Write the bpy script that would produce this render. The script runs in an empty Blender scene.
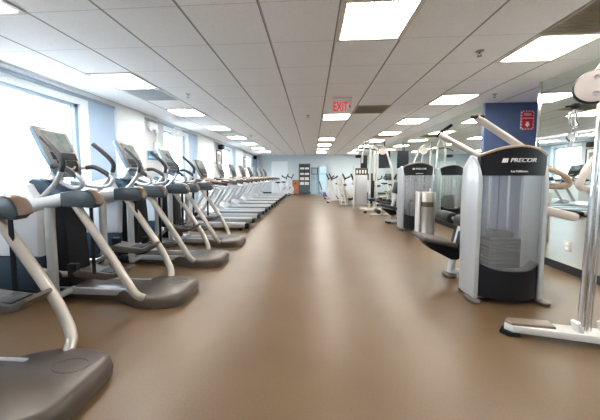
import bpy, bmesh, math, random
from mathutils import Vector, Matrix
random.seed(7)
R = math.radians
PI = math.pi
scn = bpy.context.scene
col = scn.collection

# ------------------------------------------------------------------ camera
cd = bpy.data.cameras.new('camera'); cam = bpy.data.objects.new('camera', cd); col.objects.link(cam)
cam.location = (0, 0, 1.19)
cam.rotation_euler = (R(90 - 3.9), 0, R(4.0))
cd.sensor_width = 36; cd.lens = 36 * 270 / 600
cd.shift_x = (300 - 293.08) / 600
cd.shift_y = -(210 - 193.41) / 600
cd.clip_start = 0.02; cd.clip_end = 200
scn.camera = cam

# ------------------------------------------------------------------ world, exposure
w = bpy.data.worlds.new('sky'); scn.world = w; w.use_nodes = True
bg = w.node_tree.nodes['Background']
bg.inputs[1].default_value = 5.5
wt = w.node_tree; wc = wt.nodes.new('ShaderNodeTexCoord'); ws = wt.nodes.new('ShaderNodeSeparateXYZ'); wr = wt.nodes.new('ShaderNodeValToRGB')
wt.links.new(wc.outputs['Generated'], ws.inputs[0])
wa = wt.nodes.new('ShaderNodeMath'); wa.operation = 'MULTIPLY_ADD'; wa.inputs[1].default_value = .5; wa.inputs[2].default_value = .5
wt.links.new(ws.outputs['Z'], wa.inputs[0]); wt.links.new(wa.outputs[0], wr.inputs[0])
wr.color_ramp.elements[0].position = .47; wr.color_ramp.elements[0].color = (.22, .24, .26, 1)      # pale ground outside
wr.color_ramp.elements[1].position = .50; wr.color_ramp.elements[1].color = (.72, .87, 1.0, 1)      # bright overcast sky
wt.links.new(wr.outputs[0], bg.inputs[0])
scn.view_settings.view_transform = 'Standard'; scn.view_settings.look = 'None'
scn.view_settings.gamma = 1; scn.view_settings.use_curve_mapping = False
scn.view_settings.exposure = 2.3
LIGHT_STRENGTH = 13.5

# ------------------------------------------------------------------ materials
M = {}
def mat(name, c, rough=.5, metal=0., spec=.5, emit=None, es=0, coat=0., noise=0., nscale=20, bump=0., alpha=1.):
    m = bpy.data.materials.new(name); m.use_nodes = True
    nt = m.node_tree; b = nt.nodes['Principled BSDF']
    b.inputs['Base Color'].default_value = (*c, 1); b.inputs['Roughness'].default_value = rough
    b.inputs['Metallic'].default_value = metal; b.inputs['Specular IOR Level'].default_value = spec
    b.inputs['Coat Weight'].default_value = coat
    if emit:
        b.inputs['Emission Color'].default_value = (*emit, 1); b.inputs['Emission Strength'].default_value = es
    if noise or bump:
        tc = nt.nodes.new('ShaderNodeTexCoord'); n = nt.nodes.new('ShaderNodeTexNoise')
        n.inputs['Scale'].default_value = nscale; n.inputs['Detail'].default_value = 4
        nt.links.new(tc.outputs['Object'], n.inputs['Vector'])
        if noise:
            mx = nt.nodes.new('ShaderNodeMix'); mx.data_type = 'RGBA'
            mx.inputs['A'].default_value = (*[max(0, v * (1 - noise)) for v in c], 1)
            mx.inputs['B'].default_value = (*[min(1, v * (1 + noise)) for v in c], 1)
            nt.links.new(n.outputs['Fac'], mx.inputs['Factor']); nt.links.new(mx.outputs['Result'], b.inputs['Base Color'])
        if bump:
            bp = nt.nodes.new('ShaderNodeBump'); bp.inputs['Strength'].default_value = bump; bp.inputs['Distance'].default_value = .002
            nt.links.new(n.outputs['Fac'], bp.inputs['Height']); nt.links.new(bp.outputs['Normal'], b.inputs['Normal'])
    M[name] = m
    return m

def mnode(nt, op, a=None, b=None):
    n = nt.nodes.new('ShaderNodeMath'); n.operation = op
    for i, v in enumerate((a, b)):
        if v is None: continue
        if isinstance(v, (int, float)): n.inputs[i].default_value = v
        else: nt.links.new(v, n.inputs[i])
    return n.outputs[0]

def thin_glass(name, tint, mixfac, rough=.02, diffuse=None, dmix=0.):
    m = bpy.data.materials.new(name); m.use_nodes = True; nt = m.node_tree; nt.nodes.clear()
    out = nt.nodes.new('ShaderNodeOutputMaterial')
    tr = nt.nodes.new('ShaderNodeBsdfTransparent'); tr.inputs[0].default_value = (*tint, 1)
    gl = nt.nodes.new('ShaderNodeBsdfGlossy'); gl.inputs['Roughness'].default_value = rough
    mx = nt.nodes.new('ShaderNodeMixShader'); mx.inputs[0].default_value = mixfac
    nt.links.new(tr.outputs[0], mx.inputs[1]); nt.links.new(gl.outputs[0], mx.inputs[2])
    last = mx
    if diffuse:
        d = nt.nodes.new('ShaderNodeBsdfDiffuse'); d.inputs[0].default_value = (*diffuse, 1)
        m2 = nt.nodes.new('ShaderNodeMixShader'); m2.inputs[0].default_value = dmix
        nt.links.new(mx.outputs[0], m2.inputs[1]); nt.links.new(d.outputs[0], m2.inputs[2]); last = m2
    nt.links.new(last.outputs[0], out.inputs[0]); M[name] = m
    return m

# floor: speckled rubber, slightly glossy
m = mat('rubber_floor', (.2, .14, .095), rough=.37, spec=.5)
nt = m.node_tree; b = nt.nodes['Principled BSDF']
tc = nt.nodes.new('ShaderNodeTexCoord')
n1 = nt.nodes.new('ShaderNodeTexNoise'); n1.inputs['Scale'].default_value = 1.3; n1.inputs['Detail'].default_value = 3
n2 = nt.nodes.new('ShaderNodeTexNoise'); n2.inputs['Scale'].default_value = 120; n2.inputs['Detail'].default_value = 2
for n in (n1, n2): nt.links.new(tc.outputs['Object'], n.inputs['Vector'])
r1 = nt.nodes.new('ShaderNodeValToRGB'); r1.color_ramp.elements[0].position = .3; r1.color_ramp.elements[1].position = .7
r1.color_ramp.elements[0].color = (.120, .074, .036, 1); r1.color_ramp.elements[1].color = (.152, .096, .048, 1)
nt.links.new(n1.outputs['Fac'], r1.inputs[0])
mx = nt.nodes.new('ShaderNodeMix'); mx.data_type = 'RGBA'; mx.blend_type = 'MULTIPLY'; mx.inputs['Factor'].default_value = .45
r2 = nt.nodes.new('ShaderNodeValToRGB'); r2.color_ramp.elements[0].position = .35; r2.color_ramp.elements[1].position = .65
r2.color_ramp.elements[0].color = (.55, .55, .55, 1)
nt.links.new(n2.outputs['Fac'], r2.inputs[0]); nt.links.new(r1.outputs[0], mx.inputs['A']); nt.links.new(r2.outputs[0], mx.inputs['B'])
nt.links.new(mx.outputs['Result'], b.inputs['Base Color'])
bp = nt.nodes.new('ShaderNodeBump'); bp.inputs['Strength'].default_value = .25; bp.inputs['Distance'].default_value = .001
nt.links.new(n2.outputs['Fac'], bp.inputs['Height']); nt.links.new(bp.outputs['Normal'], b.inputs['Normal'])

# ceiling: 0.61 m lay-in tiles, runners along the room darker than the cross tees
m = mat('ceiling_tile', (.62, .60, .585), rough=.9, spec=.2)
nt = m.node_tree; b = nt.nodes['Principled BSDF']
tc = nt.nodes.new('ShaderNodeTexCoord'); sx = nt.nodes.new('ShaderNodeSeparateXYZ'); nt.links.new(tc.outputs['Object'], sx.inputs[0])
def line(axis, off, wid):
    f = mnode(nt, 'FRACT', mnode(nt, 'DIVIDE', mnode(nt, 'ADD', sx.outputs[axis], off), .61))
    d = mnode(nt, 'ABSOLUTE', mnode(nt, 'SUBTRACT', f, .5))
    return mnode(nt, 'GREATER_THAN', d, .5 - wid / .61 / 2)
lx = line('X', .40 + 6.1 + .0, .016)
lx2 = line('X', .40 + 6.1 + .009, .007)
ly = line('Y', 6.1 - 2.06, .008)
n2 = nt.nodes.new('ShaderNodeTexNoise'); n2.inputs['Scale'].default_value = 160; nt.links.new(tc.outputs['Object'], n2.inputs['Vector'])
r2 = nt.nodes.new('ShaderNodeValToRGB'); r2.color_ramp.elements[0].position = .4; r2.color_ramp.elements[1].position = .5
r2.color_ramp.elements[0].color = (.82, .82, .82, 1); r2.color_ramp.elements[1].color = (.90, .90, .90, 1)
nt.links.new(n2.outputs['Fac'], r2.inputs[0])
def mixc(fac, a, c):
    x = nt.nodes.new('ShaderNodeMix'); x.data_type = 'RGBA'; nt.links.new(fac, x.inputs['Factor']); nt.links.new(a, x.inputs['A']); x.inputs['B'].default_value = (*c, 1)
    return x.outputs['Result']
c1 = mixc(ly, r2.outputs[0], (.64, .635, .63)); c2 = mixc(lx, c1, (.42, .405, .395)); c3 = mixc(lx2, c2, (.20, .19, .18))
nt.links.new(c3, b.inputs['Base Color'])

mat('white_wall', (.74, .80, .84), rough=.75, bump=.05, nscale=60)
mat('blue_wall', (.36, .49, .65), rough=.7, bump=.05, nscale=60)
mat('grey_wall', (.50, .53, .55), rough=.75, bump=.05, nscale=60)
mat('back_wall_paint', (.58, .66, .70), rough=.75, bump=.05, nscale=60)
mat('pillar_blue', (.085, .125, .24), rough=.5, bump=.05, nscale=60)
mat('window_frame', (.30, .38, .45), rough=.4, metal=.3)
mat('white_trim', (.80, .83, .86), rough=.5)
mat('black_trim', (.012, .013, .017), rough=.4)
thin_glass('window_glass', (.97, .99, 1), .06)
m = mat('mirror', (.80, .87, .84), rough=.015, metal=1.)
mat('silver_paint', (.46, .475, .49), rough=.32, metal=.35, coat=.3, noise=.02)
mat('warm_silver', (.48, .445, .40), rough=.30, metal=.35, coat=.3, noise=.02)
mat('white_paint', (.60, .59, .565), rough=.35, coat=.3, noise=.02)
mat('shell_white', (.60, .62, .66), rough=.4, coat=.15, noise=.02)
mat('navy_plastic', (.022, .045, .075), rough=.4, spec=.35, noise=.04)
mat('slate_cap', (.040, .052, .062), rough=.35, spec=.4, noise=.05)
mat('taupe_plastic', (.082, .066, .055), rough=.33, spec=.35, noise=.05, nscale=8, bump=.05)
mat('cap_brown', (.17, .115, .08), rough=.35, noise=.05)
mat('tan_cap', (.36, .27, .19), rough=.35, noise=.05)
mat('black_plastic', (.008, .009, .012), rough=.45, spec=.2, noise=.05)
mat('dark_rubber', (.03, .033, .038), rough=.6, noise=.1)
mat('belt_black', (.022, .023, .027), rough=.6, spec=.3, noise=.1)
mat('deck_rail', (.50, .53, .56), rough=.4, metal=.3)
mat('chrome', (.75, .75, .76), rough=.12, metal=1.)
mat('steel', (.44, .39, .33), rough=.28, metal=1.)
mat('console_bezel', (.26, .245, .23), rough=.35, metal=.3)
mat('console_back', (.16, .22, .29), rough=.35, metal=.2)
mat('console_dark', (.012, .014, .02), rough=.35, spec=.3)
mat('grip_black', (.013, .015, .02), rough=.5, noise=.1)
mat('beige_handrail', (.52, .43, .33), rough=.4, noise=.03)
mat('upholstery_black', (.013, .015, .02), rough=.5, spec=.25, noise=.1, bump=.1)
mat('upholstery_taupe', (.055, .044, .040), rough=.5, spec=.25, noise=.05)
mat('sign_red', (.60, .02, .03), rough=.5, emit=(1, .03, .03), es=.0)
mat('exit_red', (.75, .02, .03), rough=.5, emit=(1, .05, .05), es=.12)
mat('sign_white', (.85, .85, .83), rough=.5)
mat('letter_white', (.80, .80, .78), rough=.4)
mat('slot_dark', (.07, .05, .03), rough=.4)
mat('grille_brown', (.44, .38, .29), rough=.5, metal=.3)
mat('grille_silver', (.66, .68, .69), rough=.5, metal=.1)
mat('fixture_frame', (.70, .66, .60), rough=.5)
mat('orange_wood', (.48, .17, .07), rough=.45, noise=.15, nscale=6)
mat('shelf_dark', (.06, .09, .115), rough=.5)
mat('towel_white', (.80, .80, .78), rough=.9)
mat('cooler_blue', (.30, .44, .54), rough=.4)
mat('cooler_lit', (.38, .55, .66), rough=.4, emit=(.5, .8, 1), es=.02)
mat('cabinet_blue', (.35, .47, .54), rough=.4)
mat('poster_blue', (.05, .20, .38), rough=.5)
mat('picture_grey', (.30, .30, .32), rough=.5, noise=.6, nscale=9)
mat('bench_blue', (.10, .12, .33), rough=.5)
mat('cover_tan', (.20, .15, .11), rough=.4, noise=.05)
mat('disc_cream', (.62, .55, .50), rough=.5, noise=.03)
mat('weight_plate', (.004, .004, .005), rough=.6, spec=.15)
thin_glass('frosted_shroud', (.92, .93, .94), .05, rough=.35, diffuse=(.66, .68, .70), dmix=.10)
thin_glass('clear_acrylic', (.94, .96, .96), .06)

# screens: dim picture with a lighter upper half, gives off light of its own
m = mat('screen', (.02, .03, .035), rough=.35, spec=.3)
nt = m.node_tree; b = nt.nodes['Principled BSDF']
tc = nt.nodes.new('ShaderNodeTexCoord'); n = nt.nodes.new('ShaderNodeTexNoise'); n.inputs['Scale'].default_value = 9
nt.links.new(tc.outputs['Object'], n.inputs['Vector'])
r = nt.nodes.new('ShaderNodeValToRGB'); r.color_ramp.elements[0].position = .35; r.color_ramp.elements[1].position = .65
r.color_ramp.elements[0].color = (.06, .14, .17, 1); r.color_ramp.elements[1].color = (.62, .66, .55, 1)
nt.links.new(n.outputs['Fac'], r.inputs[0]); nt.links.new(r.outputs[0], b.inputs['Emission Color']); b.inputs['Emission Strength'].default_value = .11

# luminaire lens: prismatic cell pattern in the lens, lit from within
m = mat('light_lens', (.9, .9, .88), rough=.4)
nt = m.node_tree; b = nt.nodes['Principled BSDF']
tc = nt.nodes.new('ShaderNodeTexCoord'); sx = nt.nodes.new('ShaderNodeSeparateXYZ'); nt.links.new(tc.outputs['Object'], sx.inputs[0])
def cell(ax):
    f = mnode(nt, 'FRACT', mnode(nt, 'DIVIDE', sx.outputs[ax], .034)); return mnode(nt, 'GREATER_THAN', f, .24)
k = mnode(nt, 'MULTIPLY', cell('X'), cell('Y'))
x = nt.nodes.new('ShaderNodeMix'); x.data_type = 'RGBA'; nt.links.new(k, x.inputs['Factor'])
x.inputs['A'].default_value = (.75, .60, .45, 1); x.inputs['B'].default_value = (1.0, .93, .85, 1)
st = mnode(nt, 'ADD', mnode(nt, 'MULTIPLY', k, LIGHT_STRENGTH - .13), .13)
nt.links.new(x.outputs['Result'], b.inputs['Emission Color']); nt.links.new(st, b.inputs['Emission Strength'])

# ------------------------------------------------------------------ mesh helpers
class MB:
    def __init__(s): s.v = []; s.f = []; s.m = []; s.mi = 0
    def add(s, vs, fs, T=None):
        n = len(s.v)
        for p in vs:
            p = Vector(p); s.v.append(tuple(T @ p) if T is not None else tuple(p))
        for f in fs: s.f.append([i + n for i in f]); s.m.append(s.mi)
        return s
    def addbm(s, bm, T=None):
        bm.verts.index_update()
        s.add([v.co.copy() for v in bm.verts], [[v.index for v in f.verts] for f in bm.faces], T); bm.free(); return s
    def box(s, c, size, bev=0., rot=(0, 0, 0), seg=2, T=None):
        bm = bmesh.new(); bmesh.ops.create_cube(bm, size=1)
        for v in bm.verts: v.co = Vector((v.co.x * size[0], v.co.y * size[1], v.co.z * size[2]))
        if bev: bmesh.ops.bevel(bm, geom=list(bm.edges), offset=bev, segments=seg, profile=.5, affect='EDGES')
        from mathutils import Euler
        A = Matrix.Translation(c) @ Euler(rot).to_matrix().to_4x4()
        return s.addbm(bm, (T @ A) if T is not None else A)
    def rng(s, a, b, bev=0., T=None):
        return s.box([(a[i] + b[i]) / 2 for i in range(3)], [abs(b[i] - a[i]) for i in range(3)], bev, T=T)
    def tube(s, pts, r, seg=10, smooth=0, sq=(1, 1), T=None):
        pts = [Vector(p) for p in pts]
        if smooth and len(pts) > 2:
            q = []
            for i in range(len(pts) - 1):
                p0 = pts[max(0, i - 1)]; p1 = pts[i]; p2 = pts[i + 1]; p3 = pts[min(len(pts) - 1, i + 2)]
                for k in range(smooth):
                    t = k / smooth
                    q.append(.5 * ((2 * p1) + (p2 - p0) * t + (2 * p0 - 5 * p1 + 4 * p2 - p3) * t * t + (3 * p1 - 3 * p2 + p3 - p0) * t ** 3))
            q.append(pts[-1]); pts = q
        n = len(pts); rs = r if isinstance(r, (list, tuple)) else [r] * n
        if len(rs) != n: rs = [rs[min(len(rs) - 1, int(i * len(rs) / n))] for i in range(n)]
        tang = []
        for i in range(n):
            d = pts[min(n - 1, i + 1)] - pts[max(0, i - 1)]; tang.append(d.normalized())
        t0 = tang[0]; up = Vector((0, 0, 1)) if abs(t0.z) < .9 else Vector((0, 1, 0))
        a = t0.cross(up).normalized(); vs = []; fs = []
        for i in range(n):
            t = tang[i]; a = (a - t * a.dot(t)).normalized(); bb = t.cross(a)
            for k in range(seg):
                th = 2 * PI * k / seg; vs.append(pts[i] + a * math.cos(th) * rs[i] * sq[0] + bb * math.sin(th) * rs[i] * sq[1])
        for i in range(n - 1):
            for k in range(seg):
                k2 = (k + 1) % seg; fs.append([i * seg + k, i * seg + k2, (i + 1) * seg + k2, (i + 1) * seg + k])
        fs.append(list(range(seg))[::-1]); fs.append([(n - 1) * seg + k for k in range(seg)])
        return s.add(vs, fs, T)
    def cyl(s, a, b, r, seg=20, r2=None, T=None):
        return s.tube([a, b], [r, r if r2 is None else r2], seg, T=T)
    def prism(s, outline, d0, d1, plane='xz', bev=0., T=None):
        # outline in the plane, extruded along the third axis
        def P(u, v, d): return {'xz': (u, d, v), 'xy': (u, v, d), 'yz': (d, u, v)}[plane]
        bm = bmesh.new()
        lo = [bm.verts.new(P(u, v, d0)) for u, v in outline]; f = bm.faces.new(lo)
        g = bmesh.ops.extrude_face_region(bm, geom=[f])
        dv = Vector(P(0, 0, d1 - d0))
        for e in g['geom']:
            if isinstance(e, bmesh.types.BMVert): e.co += dv
        bmesh.ops.recalc_face_normals(bm, faces=bm.faces)
        if bev:
            es = [e for e in bm.edges if abs((e.verts[0].co - e.verts[1].co).dot(dv.normalized())) < 1e-6]
            bmesh.ops.bevel(bm, geom=es, offset=bev, segments=2, profile=.5, affect='EDGES')
        return s.addbm(bm, T)
    def lathe(s, prof, seg=24, T=None):
        vs = []; fs = []; n = len(prof)
        for i in range(seg):
            a = 2 * PI * i / seg
            for r_, z in prof: vs.append((r_ * math.cos(a), r_ * math.sin(a), z))
        for i in range(seg):
            j = (i + 1) % seg
            for k in range(n - 1): fs.append([i * n + k, j * n + k, j * n + k + 1, i * n + k + 1])
        fs.append([i * n for i in range(seg)][::-1]); fs.append([i * n + n - 1 for i in range(seg)])
        return s.add(vs, fs, T)
    def panel(s, x0, x1, z0, z1, bulge, thick, y0=0, nx=14, nz=6, T=None):
        # bowed panel; z0, z1 are functions of s in -1..1
        vs = []; fs = []
        for side in (0, 1):
            for j in range(nz + 1):
                for i in range(nx + 1):
                    q = -1 + 2 * i / nx; x = x0 + (x1 - x0) * i / nx; t = j / nz
                    z = z0(q) * (1 - t) + z1(q) * t
                    vs.append((x, y0 - bulge * (1 - q * q) + side * thick, z))
        N = (nx + 1) * (nz + 1); I = lambda sd, j, i: sd * N + j * (nx + 1) + i
        for j in range(nz):
            for i in range(nx):
                fs.append([I(0, j, i), I(0, j, i + 1), I(0, j + 1, i + 1), I(0, j + 1, i)])
                fs.append([I(1, j, i), I(1, j + 1, i), I(1, j + 1, i + 1), I(1, j, i + 1)])
        for i in range(nx):
            fs.append([I(0, 0, i), I(1, 0, i), I(1, 0, i + 1), I(0, 0, i + 1)]); fs.append([I(0, nz, i), I(0, nz, i + 1), I(1, nz, i + 1), I(1, nz, i)])
        for j in range(nz):
            fs.append([I(0, j, 0), I(0, j + 1, 0), I(1, j + 1, 0), I(1, j, 0)]); fs.append([I(0, j, nx), I(1, j, nx), I(1, j + 1, nx), I(0, j + 1, nx)])
        return s.add(vs, fs, T)
    def build(s, name, mats, parent=None, loc=None, label=None, flat=False):
        me = bpy.data.meshes.new(name); me.from_pydata(s.v, [], s.f); me.update()
        if not isinstance(mats, (list, tuple)): mats = [mats]
        for k in mats: me.materials.append(M[k])
        me.polygons.foreach_set('material_index', s.m)
        bm = bmesh.new(); bm.from_mesh(me); bmesh.ops.recalc_face_normals(bm, faces=bm.faces); bm.to_mesh(me); bm.free()
        if not flat:
            me.shade_smooth(); me.set_sharp_from_angle(angle=R(38))
        o = bpy.data.objects.new(name, me); col.objects.link(o)
        if parent: o.parent = parent
        if loc: o.location = loc
        if label: o['label'] = label
        return o

def tag(o, label, cat, group=None, kind=None):
    o['label'] = label; o['category'] = cat
    if group: o['group'] = group
    if kind: o['kind'] = kind
    return o
def struct(o): o['kind'] = 'structure'; return o
def thing(name, label, cat, loc=(0, 0, 0), rz=0, group=None):
    o = bpy.data.objects.new(name, None); col.objects.link(o); o.location = loc; o.rotation_euler = (0, 0, rz)
    return tag(o, label, cat, group)
def kids(o): return [c for c in bpy.data.objects if c.parent == o]
def dup(o, loc=None, label=None, parent=None, rz=None):
    c = o.copy(); col.objects.link(c); c.parent = parent
    if loc is not None: c.location = loc
    if rz is not None: c.rotation_euler = (0, 0, rz)
    if label: c['label'] = label
    for k in kids(o): dup(k, parent=c)
    return c
def text(body, size, name, m, parent, loc, rot, ext=.002, xs=1., shear=0., align='CENTER', bold=0.):
    cu = bpy.data.curves.new(name, 'FONT'); cu.body = body; cu.size = size; cu.extrude = ext; cu.shear = shear
    cu.align_x = align; cu.align_y = 'CENTER'; cu.resolution_u = 4; cu.offset = bold
    t = bpy.data.objects.new(name, cu); col.objects.link(t)
    dg = bpy.context.evaluated_depsgraph_get(); me = bpy.data.meshes.new_from_object(t.evaluated_get(dg))
    bpy.data.objects.remove(t); me.materials.clear(); me.materials.append(M[m])
    for v in me.vertices: v.co.x *= xs
    o = bpy.data.objects.new(name, me); col.objects.link(o); o.parent = parent; o.location = loc; o.rotation_euler = rot
    return o
ORD = ['nearest', 'second', 'third', 'fourth', 'fifth', 'sixth', 'seventh', 'eighth', 'ninth', 'tenth', 'eleventh']

# ------------------------------------------------------------------ room shell
XL, XR, YB, Y0, H = -3.54, 3.12, 17.3, -2.5, 2.46
struct(MB().rng((XL - .3, Y0, -.1), (4.2, YB, 0)).build('floor', 'rubber_floor', flat=True))
struct(MB().rng((XL - .3, Y0, H), (4.2, YB, H + .1)).build('ceiling', 'ceiling_tile', flat=True))
struct(MB().rng((XL - .3, YB, 0), (4.2, YB + .15, H)).build('wall_back', 'back_wall_paint', flat=True))
struct(MB().rng((XL - .3, Y0 - .15, 0), (4.2, Y0, H)).build('wall_front', 'white_wall', flat=True))
struct(MB().rng((4.1, 4.0, 0), (4.25, 5.09, H)).build('wall_alcove', 'pillar_blue', flat=True))

# left wall: windows, blue bays, white piers, grey bays in a 3.45 m rhythm
WZ0, WZ1 = 1.0, 2.27
mb = MB(); wins = []
edges = [Y0]
segs_all = [(-2.5, -1.75, 2), (-1.75, -.73, 0), (-.73, .53, 'w'), (.53, .67, 0), (.67, 1.23, 1), (1.23, 2.04, 3), (2.04, 2.72, 2), (2.72, 3.98, 'w'), (3.98, 4.12, 0), (4.12, 4.68, 1), (4.68, 5.50, 3),
        (5.50, 6.30, 2), (6.30, 7.45, 'w'), (7.45, 7.60, 0), (7.60, 8.15, 1), (8.15, 9.50, 3), (9.50, 10.58, 2), (10.58, 11.75, 'w'), (11.75, 11.85, 0), (11.85, 12.3, 1), (12.3, 13.6, 3),
        (13.6, 14.5, 2), (14.5, 15.6, 'w'), (15.6, 16.0, 0), (16.0, YB, 1)]
if True:
    segs = segs_all
    for a, b_, t in segs:
        a = max(a, Y0); b_ = min(b_, YB)
        if b_ - a < .02: continue
        if t == 'w':
            wins.append((a, b_)); mb.mi = 0
            mb.rng((XL - .2, a, 0), (XL, b_, WZ0)); mb.rng((XL - .2, a, WZ1), (XL, b_, H))
        elif t == 3:
            mb.mi = 0; mb.rng((XL - .2, a, 0), (XL + .045, b_, H))
        else:
            mb.mi = t; mb.rng((XL - .2, a, 0), (XL, b_, H))
struct(mb.build('wall_left', ['white_wall', 'blue_wall', 'grey_wall'], flat=True))
for i, (a, b_) in enumerate(wins):
    f = MB(); t = .055; x0, x1 = XL - .13, XL - .05
    f.rng((x0, a, WZ0), (x1, a + t, WZ1)); f.rng((x0, b_ - t, WZ0), (x1, b_, WZ1))
    f.rng((x0, a, WZ0), (x1, b_, WZ0 + t)); f.rng((x0, a, WZ1 - t), (x1, b_, WZ1))
    f.rng((x0 + .01, b_ - .12, WZ0 + t), (x1 - .01, b_ - .095, WZ1 - t))
    wo = struct(f.build('window_%d' % (i + 1), 'window_frame', flat=True))
    MB().rng((XL - .093, a + t, WZ0 + t), (XL - .088, b_ - t, WZ1 - t)).build('pane', 'window_glass', wo, flat=True)
    MB().rng((XL - .05, a, WZ0 - .03), (XL + .02, b_, WZ0), .004).build('sill', 'white_trim', wo)
struct(MB().rng((XL + .002, Y0, H - .05), (XL + .05, YB, H - .002)).build('trim_1', 'white_trim', flat=True))
struct(MB().rng((XL + .002, Y0, H - .10), (XL + .02, YB, H - .052)).build('trim_2', 'window_frame', flat=True))
struct(MB().rng((XL + .046, Y0, 0), (XL + .06, YB, .10)).build('baseboard_left', 'black_trim', flat=True))

# right: mirror wall, alcove, blue pillar, mirror wall again
struct(MB().rng((XR, Y0, 0), (4.1, 4.0, H)).build('wall_right', 'white_wall', flat=True))
struct(MB().rng((XR, 5.16, 0), (4.1, YB, H)).build('wall_right_far', 'white_wall', flat=True))
struct(MB().rng((3.05, 5.09, 0), (4.1, 5.16, H)).build('wall_pillar', 'pillar_blue', flat=True))
mt = thing('wall_mirror', 'large two-tier wall mirror on the right, beside the near weight stack machine', 'mirror', (3.1, 2, 0))
def rel(mb, o): 
    for i, p in enumerate(mb.v): mb.v[i] = (p[0] - o.location.x, p[1] - o.location.y, p[2] - o.location.z)
    return mb
rel(MB().rng((3.10, Y0, .10), (3.119, 3.98, 1.675)), mt).build('lower_pane', 'mirror', mt, flat=True)
rel(MB().rng((3.10, Y0, 1.695), (3.119, 3.98, H - .005)), mt).build('upper_pane', 'mirror', mt, flat=True)
rel(MB().rng((3.092, Y0, 1.672), (3.119, 3.98, 1.698)), mt).build('channel', 'white_paint', mt, flat=True)
rel(MB().rng((3.085, 3.98, .10), (3.119, 4.0, H - .003)), mt).build('edge_strip', 'chrome', mt, flat=True)
mf = thing('wall_mirror', 'long wall mirror behind the far weight machines, past the blue pillar', 'mirror', (3.1, 10, 0))
rel(MB().rng((3.10, 5.165, .10), (3.119, YB - .01, H - .005)), mf).build('glass', 'mirror', mf, flat=True)
struct(MB().rng((3.105, Y0, 0), (3.119, 4.0, .098)).build('baseboard_right', 'black_trim', flat=True))
struct(MB().rng((3.105, 5.165, 0), (3.119, YB - .01, .098)).build('baseboard_right_far', 'black_trim', flat=True))
struct(MB().rng((XL + .06, YB - .015, 0), (3.1, YB - .001, .09)).build('baseboard_back', 'black_trim', flat=True))

# door in the back wall
d = struct(MB().rng((-2.60, YB - .03, 0), (-2.50, YB - .001, 2.06)).rng((-1.66, YB - .03, 0), (-1.56, YB - .001, 2.06)).rng((-2.60, YB - .03, 1.98), (-1.56, YB - .001, 2.06)).build('door_1', 'white_trim', flat=True))
MB().rng((-2.50, YB - .02, .01), (-1.66, YB - .002, 1.98), .003).build('door_leaf', 'white_wall', d)
MB().cyl((-1.75, YB - .06, 1.0), (-1.75, YB - .02, 1.0), .03).build('door_handle', 'steel', d)

# ------------------------------------------------------------------ ceiling fittings
def make_light():
    o = thing('ceiling_light', '', 'light', group='square recessed ceiling lights')
    f = MB(); s = .29; z0, z1 = -.014, -.001
    for a, b_ in (((-s - .015, -s - .015), (-s + .03, s + .015)), ((s - .03, -s - .015), (s + .015, s + .015)), ((-s, -s - .015), (s, -s + .02)), ((-s, s - .02), (s, s + .015))):
        f.rng((a[0], a[1], z0), (b_[0], b_[1], z1))
    f.build('frame', 'fixture_frame', o, flat=True)
    MB().rng((-s + .03, -s + .02, -.010), (s - .03, s - .02, -.004)).build('lens', 'light_lens', o, flat=True)
    return o
lp = None
rows = [(.515, [-1.6, 2.06, 5.72, 9.38, 11.21, 13.04, 14.87], 'above the central aisle'),
        (2.345, [.84, 2.67, 4.5, 6.33, 8.16, 9.99, 11.82, 13.65, 15.48], 'beside the mirrored right wall'),
        (-2.535, [-.38, 1.45, 3.28, 5.11, 6.94, 8.77, 10.6, 12.43, 14.26], 'along the windows on the left')]
for x, ys, where in rows:
    vis = 0
    for y in ys:
        seen = y > 1.9
        lab = ('%s lit square ceiling light in the row %s' % (ORD[vis], where)) if seen else 'lit square ceiling light %s the camera in the row %s' % ('beside' if y > .5 else 'just before' if y > -1 and x > -1 else 'level with' if y > -1 else 'behind', where)
        if seen: vis += 1
        if y == -.38: lab = 'lit square ceiling light over the window side, out of view behind the camera'
        if lp is None: lp = make_light(); o = lp
        else: o = dup(lp)
        o['label'] = lab; o.location = (x, y + .305, H)
def vent(x, y, m, lab):
    o = thing('ceiling_vent', lab, 'vent', (x, y + .305, H), group='square return air grilles')
    MB().rng((-.29, -.29, -.004), (.29, .29, -.001)).build('backing', m, o, flat=True)
    f = MB()
    for a, b_ in (((-.305, -.305), (-.28, .305)), ((.28, -.305), (.305, .305)), ((-.28, -.305), (.28, -.28)), ((-.28, .28), (.28, .305))): f.rng((a[0], a[1], -.014), (b_[0], b_[1], -.001))
    f.build('frame', m, o, flat=True)
    s = MB()
    for k in range(18): s.box((0, -.27 + k * .032, -.010), (.56, .016, .003), rot=(R(35), 0, 0))
    s.build('slats', m, o, flat=True)
vent(2.345, 2.06, 'grille_brown', 'olive brown grille in the top right corner, touching the nearest light on the right')
vent(1.125, 5.11, 'grille_brown', 'brown square grille just right of the red exit sign')
vent(2.345, 8.77, 'grille_brown', 'far brown grille between two lights near the mirrored wall')
vent(-2.535, 3.89, 'grille_silver', 'silver grey grille touching the nearest ceiling light on the window side')
vent(-2.535, 7.55, 'grille_silver', 'far silver grey grille in the row of lights on the window side')
def sprinkler(x, y, lab):
    o = thing('sprinkler_head', lab, 'sprinkler', (x, y, H), group='ceiling sprinkler heads')
    MB().lathe([(.001, -.001), (.04, -.002), (.04, -.006), (.015, -.012), (.001, -.012)]).build('escutcheon', 'steel', o)
    s = MB(); s.cyl((0, 0, -.012), (0, 0, -.03), .008); s.tube([(-.012, 0, -.028), (-.016, 0, -.04), (0, 0, -.052)], .003, 6, 3); s.tube([(.012, 0, -.028), (.016, 0, -.04), (0, 0, -.052)], .003, 6, 3)
    s.lathe([(.001, -.052), (.022, -.052), (.022, -.055), (.001, -.055)], 12); s.build('deflector', 'console_bezel', o)
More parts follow.
